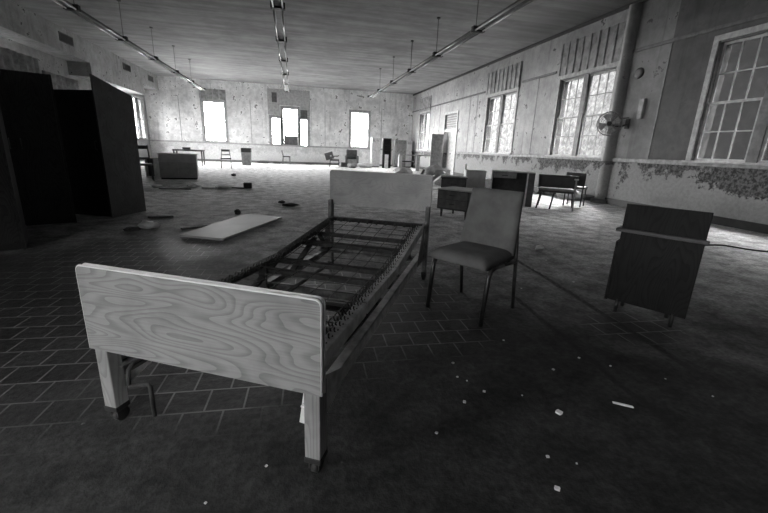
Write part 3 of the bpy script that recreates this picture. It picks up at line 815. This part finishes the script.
# ------------------------------------------------------------------ furniture at the far end
def wood_chair(loc, rz, label, m='dark_grey', h=.86, seat='dark_grey', s=1.0):
    r = thing('wooden_chair', loc, rz, label, 'chair', 'single chairs at the far end'); r.scale = (s, s, s)
    mb = MB(); mb.box((0, 0, .44), (.44, .42, .05), None, .012); mb.build('seat', seat, r)
    for x in (-.19, .19):
        mb = MB(); mb.taper((x * 1.12, -.2, 0), (x, -.18, .42), .028, .036); mb.build('leg', m, r)
        mb = MB(); mb.bar((x * 1.1, .24, 0), (x, .19, .44), .032, .032); mb.build('leg', m, r)
        mb = MB(); mb.bar((x, .19, .44), (x * .85, .27, h), .03, .025); mb.build('back_post', m, r)
    mb = MB(); mb.bar((-.165, .27, h - .05), (.165, .27, h - .05), .025, .09); mb.build('top_rail', m, r)
    mb = MB(); mb.bar((-.18, .225, .60), (.18, .225, .60), .02, .05); mb.build('back_slat', m, r)
    return r
wood_chair((-4.1, 12.35, 0), math.radians(20), 'open backed chair beside the wardrobe at the left', 'dark_grey', .95)
wood_chair((-2.92, 18.95, 0), math.radians(8), 'chair with thin pale back posts between the table and the dark bin', 'grey', .82, 'black')
wood_chair((-.38, 24.9, 0), math.radians(98), 'small chair under the triple far window', 'grey', .8, 'black')
# dresser
ds = thing('dresser', (-3.33, 12.85, 0), math.radians(8), 'mid grey two door dresser near the left wardrobe', 'dresser')
mb = MB(); mb.span((-.5, 0, .05), (.5, .5, .72), .004); mb.build('body', 'grey_wood', ds)
mb = MB(); mb.span((-.52, -.02, .72), (.52, .52, .745), .004); mb.build('top', 'grey_wood', ds)
mb = MB(); mb.span((-.49, -.02, .52), (.49, 0, .71), .002); mb.build('drawer', 'grey_wood', ds)
for x0 in (-.49, .004):
    mb = MB(); mb.span((x0, -.02, .07), (x0 + .486, 0, .50), .002); mb.build('door', 'mid_wood', ds)
mb = MB(); mb.span((-.48, .03, 0), (.48, .47, .05)); mb.build('plinth', 'black', ds)
wb = thing('white_cabinet', (-4.14, 13.0, 0), math.radians(-12), 'small white cabinet with a dark open front left of the dresser', 'cabinet')
mb = MB(); mb.span((-.14, 0, .02), (-.11, .4, .6)); mb.span((.11, 0, .02), (.14, .4, .6)); mb.span((-.11, 0, .57), (.11, .4, .6)); mb.span((-.11, 0, .02), (.11, .4, .06)); mb.build('body', 'white', wb)
MB().span((-.11, .1, .06), (.11, .39, .57)).build('back_panel', 'dark_grey', wb)
# table with a box on it
tb = thing('table', (-4.8, 20.6, 0), math.radians(3), 'dark leggy table by the left window of the far wall', 'table')
MB().span((-.64, -.35, .66), (.64, .35, .735), .006).build('tabletop', 'dark_grey', tb)
for x in (-.59, .59):
    for y in (-.3, .3):
        MB().taper((x, y, 0), (x, y, .66), .05, .06).build('leg', 'dark_grey', tb)
mb = MB(); mb.box((-4.9, 20.6, .785), (.34, .26, .1), .2, .01); tag(mb.build('box', 'dark_grey'), 'flat dark box lying on the far left table', 'box')
# bin
bi = thing('bin', (-2.4, 22.3, 0), 0, 'upright dark bin left of the triple far window', 'bin')
MB().taper((0, 0, 0), (0, 0, .66), .42, .47).build('body', 'grey', bi)
MB().span((-.245, -.245, .66), (.245, .245, .88), .02).build('lid', 'charcoal', bi)
# armchair, round stool, side chair
ac = thing('armchair', (3.55, 24.5, 0), math.radians(-5), 'grey upholstered armchair under the right window of the far wall', 'armchair')
MB().box((0, -.02, .28), (.56, .6, .3), None, .04).build('seat', 'grey', ac)
MB().box((0, .3, .58), (.66, .16, .84), None, .05).build('backrest', 'dark_grey', ac)
for x in (-.34, .34): MB().box((x, -.02, .36), (.12, .62, .56), None, .04).build('arm', 'dark_grey', ac)
for x in (-.3, .3):
    for y in (-.27, .3): MB().taper((x, y, 0), (x, y, .13), .03, .045).build('leg', 'black', ac)
st = thing('ottoman', (3.3, 22.6, 0), 0, 'low round dark ottoman in front of the armchair', 'ottoman')
mb = MB(); mb.tube([(0, 0, .06), (0, 0, .10), (0, 0, .2), (0, 0, .25)], [.22, .27, .28, .24], 18); mb.build('cushion', 'grey', st)
MB().cyl((0, 0, 0), (0, 0, .06), .2, 16).build('base', 'black', st)
sc_ = thing('side_chair', (2.3, 22.7, 0), math.radians(84), 'dark low armed chair turned sideways left of the armchair', 'chair')
MB().box((0, 0, .40), (.5, .5, .08), None, .02).build('seat', 'charcoal', sc_)
mb = MB(); mb.bar((0, .24, .42), (0, .36, .80), .46, .06, (1, 0, 0), .015); mb.build('backrest', 'dark_grey', sc_)
for x in (-.24, .24):
    mb = MB(); mb.tube([(x, .26, .62), (x, .05, .60), (x, -.2, .62), (x, -.24, .66)], .022, 8); mb.build('armrest', 'dark_grey', sc_)
    for y in (-.22, .24): MB().bar((x, y * 1.15, 0), (x, y, .4), .035, .035).build('leg', 'black', sc_)
mb = MB(); mb.box((0, 0, .13), (.42, .3, .26), None, .01); o = mb.build('crate', 'dark_grey'); o.location = (2.88, 23.3, 0); o.rotation_euler = (0, 0, .3); tag(o, 'small dark crate between the low armed chair and the ottoman', 'crate')
# tall lockers and shelf in the far right corner
def locker(loc, rz, w, dp, h, m, label, n, slot='dark_grey'):
    r = thing('locker', loc, rz, label, 'locker', 'tall lockers in the far right corner')
    MB().span((-w / 2, .02, .06), (w / 2, dp, h), .004).build('body', m, r)
    MB().span((-w / 2 + .02, .04, 0), (w / 2 - .02, dp - .02, .06)).build('plinth', 'dark_grey', r)
    k = w / n
    for i in range(n):
        mb = MB(); x0 = -w / 2 + i * k + .012; mb.span((x0, .0, .08), (x0 + k - .024, .02, h - .02), .002); do = mb.build('door', m, r)
        mb = MB()
        for j in range(4): mb.span((x0 + .04, -.004, h - .2 + j * .03), (x0 + k - .064, .0, h - .19 + j * .03))
        mb.build('vent_slots', slot, do)
        MB().span((x0 + k - .07, -.016, .95), (x0 + k - .05, .0, 1.05)).build('handle', 'black', do)
    return r
locker((4.98, 24.2, 0), math.radians(-6), .52, .5, 1.73, 'white', 'white locker left of the black bookcase in the far right corner', 2)
locker((6.75, 25.0, 0), 0, .74, .5, 1.68, 'grey', 'grey locker with narrow doors right of the black bookcase', 3)
locker((7.33, 24.9, 0), 0, .38, .5, 1.68, 'white', 'white locker against the right wall in the far corner', 1)
bc = thing('bookcase', (5.45, 23.2, 0), math.radians(-10), 'tall black open bookcase between the white and grey lockers', 'bookcase')
mb = MB(); w, h, dp = .5, 1.72, .35
mb.span((-w / 2, 0, 0), (-w / 2 + .09, dp, h)); mb.span((w / 2 - .03, 0, 0), (w / 2, dp, h)); mb.span((-w / 2 + .09, dp - .015, 0), (w / 2 - .03, dp, h)); mb.span((-w / 2 + .09, 0, h - .05), (w / 2 - .03, dp - .015, h)); mb.build('case', 'black', bc)
for i in range(5): MB().span((-w / 2 + .09, .01, .05 + i * .32), (w / 2 - .03, dp - .016, .075 + i * .32)).build('shelf', 'charcoal', bc)
mb = MB(); mb.box((0, 0, .40), (.23, .08, .80), None, .006); o = mb.build('pale_board', 'white'); o.location = (5.40, 23.02, 0); o.rotation_euler = (0, 0, -.17); tag(o, 'narrow pale board standing against the black bookcase', 'board')
bh = thing('low_bench', (6.75, 23.3, 0), math.radians(-4), 'low black bench in front of the grey locker', 'bench')
MB().span((-.52, -.2, .40), (.52, .2, .47), .01).build('seat', 'black', bh)
for x in (-.45, .45):
    for y in (-.15, .15): MB().taper((x, y, 0), (x, y, .40), .03, .035).build('leg', 'black', bh)
tt = thing('long_table', (6.65, 21.2, 0), math.radians(-10), 'long grey topped table in front of the open door', 'table')
MB().span((-.95, -.3, .82), (.95, .3, .865), .004).build('tabletop', 'grey', tt)
for x in (-.88, .1, .88): MB().span((x - .09, -.27, 0), (x + .09, .27, .82), .004).build('end_panel', 'light_grey', tt)

# ------------------------------------------------------------------ rubble and litter
def lump(name, m, loc, d, seed, label, cat, group=None, amp=.4, rz=0):
    mb = MB(); mb.lump((0, 0, d[2] * .75), d, seed, amp); o = mb.build(name, m); o.location = (loc[0], loc[1], 0); o.rotation_euler = (0, 0, rz)
    return tag(o, label, cat, group)
def slab(name, m, loc, d, rz, label, cat, group=None, tilt=0, lift=0):
    mb = MB(); k = .12
    pts = [(-.5, -.5), (.1, -.56), (.5, -.44), (.46, .5), (-.1, .55), (-.52, .4)]
    mb.prism([(p[0] * d[0], p[1] * d[1]) for p in pts], 'z', 0, d[2]); o = mb.build(name, m)
    o.location = (loc[0], loc[1], lift); o.rotation_euler = (tilt, 0, rz); return tag(o, label, cat, group)
# litter row in front of the dresser
lump('crumpled_paper', 'paper', (-3.2, 10.4), (.13, .12, .05), 1, 'round white crumpled paper at the left end of the litter row', 'litter')
lump('crumpled_paper', 'paper', (-2.45, 10.7), (.16, .12, .045), 2, 'white crumpled paper in the middle of the litter row before the dresser', 'litter')
slab('paper_sheet', 'paper', (-2.08, 10.55), (.3, .24, .03), .1, 'flat white sheet between the crumpled papers on the floor', 'litter')
lump('crumpled_paper', 'paper', (-1.72, 10.45), (.19, .13, .05), 4, 'largest pale crumpled bundle at the right of the litter row', 'litter')
mb = MB(); mb.box((0, 0, .07), (.2, .16, .14), None, .01); o = mb.build('box', 'black'); o.location = (-1.16, 10.7, 0); tag(o, 'small black box on the floor at the right end of the litter row', 'box')
slab('wood_strip', 'scrap', (-2.75, 10.18), (.7, .05, .02), .03, 'thin dark strip lying along the litter row', 'wood')
slab('wood_strip', 'scrap', (-1.42, 10.6), (.4, .06, .03), -.3, 'short dark strip beside the small black box', 'wood')
lump('rag', 'scrap', (-.24, 7.97), (.07, .06, .03), 5, 'small dark rag left of the headboard, the further one', 'rag')
lump('rag', 'scrap', (-.07, 7.57), (.15, .07, .03), 6, 'dark rag on the bright floor left of the headboard, the nearer one', 'rag')
lump('rag', 'scrap', (-.90, 6.62), (.05, .05, .05), 7, 'small dark lump at the far edge of the pale floor panel', 'rag')
slab('wood_strip', 'scrap', (-1.95, 6.35), (.34, .07, .02), .1, 'dark strip on the floor beside the wardrobe foot', 'wood')
lump('rag', 'scrap', (-2.03, 14.6), (.09, .08, .05), 8, 'tiny dark lump alone on the far white floor', 'rag')
lump('crumpled_paper', 'paper', (-1.88, 5.55), (.12, .09, .055), 9, 'pale crumpled paper near the wardrobe foot', 'litter', None, .6)
lump('plaster_lump', 'scrap', (-2.0, 5.38), (.10, .06, .03), 10, 'dark lump of rubble beside the pale crumpled paper', 'rubble')
lump('crumpled_paper', 'paper', (2.907, 4.04), (.055, .045, .03), 11, 'white crumpled paper on the floor between chair and lectern', 'litter', None, .6)
slab('paper_strip', 'paper', (1.489, 1.271), (.085, .013, .004), -.62, 'thin white strip of paper on the dark floor before the lectern', 'litter')
slab('plaster_chip', 'paper', (1.145, 1.274), (.026, .026, .008), .4, 'squarish white plaster chip on the dark floor right of the bed foot', 'rubble')
slab('plaster_chip', 'paper', (.871, .913), (.016, .018, .006), .9, 'white plaster chip nearest the viewer at the bottom of the floor', 'rubble')
chips = [(.83, 1.75), (.80, 1.62), (.835, 1.58), (.88, 1.48), (1.05, 1.42), (1.582, 1.686), (1.70, 1.58), (1.9, 1.42), (.93, 1.05), (1.02, 1.0), (.55, 1.25), (2.36, 3.3), (2.0, 1.25), (1.25, 1.95), (.75, 1.42),
         (-.3, 1.08), (-.12, 1.2), (1.35, 1.6), (2.5, 2.9), (1.9, 2.8), (3.0, 3.3), (2.7, 3.6)]
c0 = slab('plaster_chip', 'plaster', (chips[0][0], chips[0][1]), (.014, .012, .005), .3, 'tiny pale chip scattered on the dark floor right of the bed', 'rubble', 'tiny chips on the dark floor')
for i, (x, y) in enumerate(chips[1:]):
    c = c0.copy(); COL.objects.link(c); c.location = (x, y, 0); c.rotation_euler = (0, 0, i * 1.3); k = .5 + .7 * random.random(); c.scale = (k, k, k)
# dark heaps at the foot of the far wall and along the right wall
lump('rag_heap', 'dark_grey', (-1.75, 25.2), (.42, .16, .09), 12, 'low dark heap along the far wall right of the bin', 'heap')
lump('rag_heap', 'dark_grey', (-.95, 25.25), (.28, .12, .07), 13, 'small dark heap under the left light of the triple window', 'heap')
lump('rag_heap', 'dark_grey', (1.0, 25.3), (.35, .12, .05), 14, 'thin dark heap along the far wall left of the low armed chair', 'heap')
lump('plaster_heap', 'plaster', (4.15, 23.3), (.5, .35, .16), 15, 'white plaster heap before the white locker', 'heap')
lump('plaster_heap', 'grey', (7.2, 9.05), (.2, .45, .15), 16, 'rubble heap at the wall foot left of the pipe casing', 'heap')
lump('plaster_heap', 'dark_grey', (7.15, 10.15), (.22, .42, .16), 17, 'rubble heap under the window beside the fan', 'heap')
lump('plaster_heap', 'grey', (7.2, 11.35), (.22, .42, .14), 18, 'rubble heap along the wall behind the bench', 'heap')
lump('plaster_heap', 'dark_grey', (7.2, 12.5), (.2, .4, .12), 19, 'furthest rubble heap along the right wall behind the desk', 'heap')
# clutter between the headboard and the doorway
cl = [('broken_board', 'white', (4.62, 11.55), (.9, .2, .03), .5, 'long white broken board on the clutter heap right of the headboard'),
      ('broken_board', 'pale', (3.6, 12.0), (.45, .14, .03), -.5, 'shorter pale broken board lying across the clutter heap'),
      ('broken_board', 'light_grey', (5.1, 13.4), (.8, .3, .03), 1.2, 'grey broken board at the back of the clutter heap'),
      ('broken_board', 'white', (4.1, 11.0), (.6, .12, .03), .2, 'white board end nearest the low dark cabinet'),
      ('broken_board', 'scrap', (4.95, 11.0), (.6, .1, .04), -.2, 'dark broken board in front of the clutter heap')]
for nm, m, loc, d, rz, lab in cl: slab(nm, m, loc, d, rz, lab, 'board', 'broken boards of the clutter heap')
lump('plaster_heap', 'plaster', (5.0, 12.35), (.42, .3, .2), 21, 'white plaster mound in the clutter heap right of the headboard', 'heap', None, .7)
lump('plaster_heap', 'grey', (5.35, 14.3), (.55, .4, .34), 22, 'grey mound of clutter before the open door', 'heap', None, .7)
lump('plaster_heap', 'light_grey', (4.2, 14.9), (.4, .35, .24), 23, 'pale mound at the back of the clutter left of the open door', 'heap', None, .7)
lump('rag_heap', 'scrap', (4.15, 13.1), (.3, .22, .16), 24, 'dark rag heap in the clutter just right of the headboard', 'heap', None, .7)
lump('rag_heap', 'scrap', (5.95, 12.7), (.27, .22, .2), 25, 'dark rag heap at the right of the clutter before the low cabinets', 'heap', None, .7)
mb = MB(); mb.bar((0, 0, 0), (.06, .1, .75), .06, .03); o = mb.build('post', 'white'); o.location = (5.35, 11.75, 0); tag(o, 'thin white post leaning up out of the clutter heap', 'post')
rnd = random.Random(21)
def slat(name, m, label, group, spots):
    src = None
    for (x, y, ln, rz, tl, zz) in spots:
        if src is None:
            mb = MB(); mb.prism([(-.5, -.035), (.46, -.04), (.5, .0), (.47, .035), (-.48, .04)], 'z', 0, .025)
            o = src = mb.build(name, m); tag(o, label, 'plank', group)
        else: o = src.copy(); COL.objects.link(o)
        o.location = (x, y, zz); o.scale = (ln, 1.2, 1); o.rotation_euler = (0, tl, rz)
slat('split_plank', 'white', 'pale split plank leaning in the clutter heap right of the headboard', 'pale planks in the clutter heap',
     [(4.35, 10.6, .5, .5, -.5, .14), (4.75, 10.7, .45, 2.2, -.6, .15), (3.75, 10.4, .5, 1.1, .0, .005), (4.5, 12.7, .5, .2, -.55, .18), (5.45, 13.3, .6, 2.6, -.7, .22), (3.9, 13.8, .55, 1.7, -.4, .13)])
slat('dark_plank', 'scrap', 'dark split plank leaning in the clutter heap right of the headboard', 'dark planks in the clutter heap',
     [(4.05, 12.7, .5, 2.8, -.5, .14), (3.6, 11.3, .5, .4, .0, .005), (4.6, 13.9, .7, .9, -.6, .22), (5.25, 10.6, .4, 1.9, -.5, .12)])
mb = MB(); mb.box((0, 0, .17), (.4, .35, .34), None, .006); o = mb.build('carton', 'grey'); o.location = (5.75, 11.3, 0); o.rotation_euler = (0, 0, .4); tag(o, 'grey carton in the clutter behind the low dark cabinet', 'carton')

# ------------------------------------------------------------------ light: overcast sky, brightest low on the left beyond the hall
w = bpy.data.worlds.new('sky'); sc.world = w; w.use_nodes = True
nt = w.node_tree; nt.nodes.clear(); g = G(nt)
tc = g.n('ShaderNodeTexCoord'); dirv = tc.outputs['Generated']
gl = Vector((-.90, .44, .10)).normalized()
dot = g.n('ShaderNodeVectorMath', operation='DOT_PRODUCT'); nt.links.new(dirv, dot.inputs[0]); dot.inputs[1].default_value = gl
t = dot.outputs['Value']
fc = g.n('ShaderNodeFloatCurve'); g.put(fc.inputs['Value'], g.math('MULTIPLY_ADD', t, .5, .5))
cv = fc.mapping.curves[0]
SKY = [(-1, .0004), (-.5, .0004), (-.4, .0006), (-.21, .0045), (-.04, .006), (.06, .012), (.19, .022), (.26, .024), (.40, .22), (.6, .25), (.8, .5), (1, 1)]
while len(cv.points) < len(SKY): cv.points.new(.5, .5)
for pt, (a, b) in zip(cv.points, SKY): pt.location = (a * .5 + .5, b); pt.handle_type = 'VECTOR'
fc.mapping.update()
z = g.sep(dirv)[2]
cloud = g.mix(g.ramp(g.noise(dirv, 2.2, 4, .55), .3, .7), .85, 1.1)
val = g.math('MULTIPLY', g.math('MULTIPLY', fc.outputs[0], cloud), g.mix(g.ramp(z, -.12, -.01), .25, 1.0))
val = g.math('MULTIPLY', val, g.math('MULTIPLY_ADD', g.math('MULTIPLY', g.ramp(z, .24, .62, .0, 150.0), g.ramp(t, .05, -.15)), 1.0, 1.0))
bg = g.n('ShaderNodeBackground'); nt.links.new(g.grey(val), bg.inputs[0]); bg.inputs[1].default_value = 300.0
wo = g.n('ShaderNodeOutputWorld'); nt.links.new(bg.outputs[0], wo.inputs[0])
try:
    w.cycles.sampling_method = 'MANUAL'; w.cycles.sample_map_resolution = 512
except Exception: pass
# window openings guide the sky light (portals)
def portal(c, size, rot):
    l = bpy.data.lights.new('window_portal', 'AREA'); l.shape = 'RECTANGLE'; l.size, l.size_y = size
    l.cycles.is_portal = True
    o = bpy.data.objects.new('window_portal', l); COL.objects.link(o); o.location = c; o.rotation_euler = rot
for a, b in WR: portal((XR + .24, (a + b) / 2, (SILL + HEAD) / 2), (HEAD - SILL, b - a), (0, PI / 2, 0))
for a, b, c, d_ in WF: portal(((a + b) / 2, YF + .24, (c + d_) / 2), (b - a, d_ - c), (-PI / 2, 0, 0))
for a, b, c, d_ in WL: portal((XL - .24, (a + b) / 2, (c + d_) / 2), (d_ - c, b - a), (0, -PI / 2, 0))
for a, b, c, d_ in WB_FILL: portal(((a + b) / 2, YB - .24, (c + d_) / 2), (b - a, d_ - c), (PI / 2, 0, 0))

# ------------------------------------------------------------------ camera
f_px, yaw, pitch, roll = 386.9077, .2339, .2714, .0397
cam = bpy.data.cameras.new('camera'); co = bpy.data.objects.new('camera', cam); COL.objects.link(co); sc.camera = co
cam.sensor_width = 36; cam.lens = f_px / 768 * 36; cam.clip_start = .05; cam.clip_end = 200
fwd = Vector((math.sin(yaw) * math.cos(pitch), math.cos(yaw) * math.cos(pitch), -math.sin(pitch)))
rt = Vector((math.cos(yaw), -math.sin(yaw), 0)); up = rt.cross(fwd)
r2 = rt * math.cos(roll) + up * math.sin(roll); u2 = -rt * math.sin(roll) + up * math.cos(roll)
co.matrix_world = Matrix.Translation((0, 0, 1.12)) @ Matrix((r2, u2, -fwd)).transposed().to_4x4()

# ------------------------------------------------------------------ output look
sc.view_settings.view_transform = 'Standard'; sc.view_settings.look = 'None'
sc.view_settings.gamma = 1; sc.view_settings.use_curve_mapping = False
sc.view_settings.exposure = 0.0
sc.cycles.use_denoising = True
try: sc.cycles.denoiser = 'OPENIMAGEDENOISE'
except Exception: pass
sc.cycles.max_bounces = 10; sc.cycles.diffuse_bounces = 6; sc.cycles.transparent_max_bounces = 16
sc.cycles.caustics_reflective = False; sc.cycles.caustics_refractive = False
sc.cycles.sample_clamp_indirect = 8
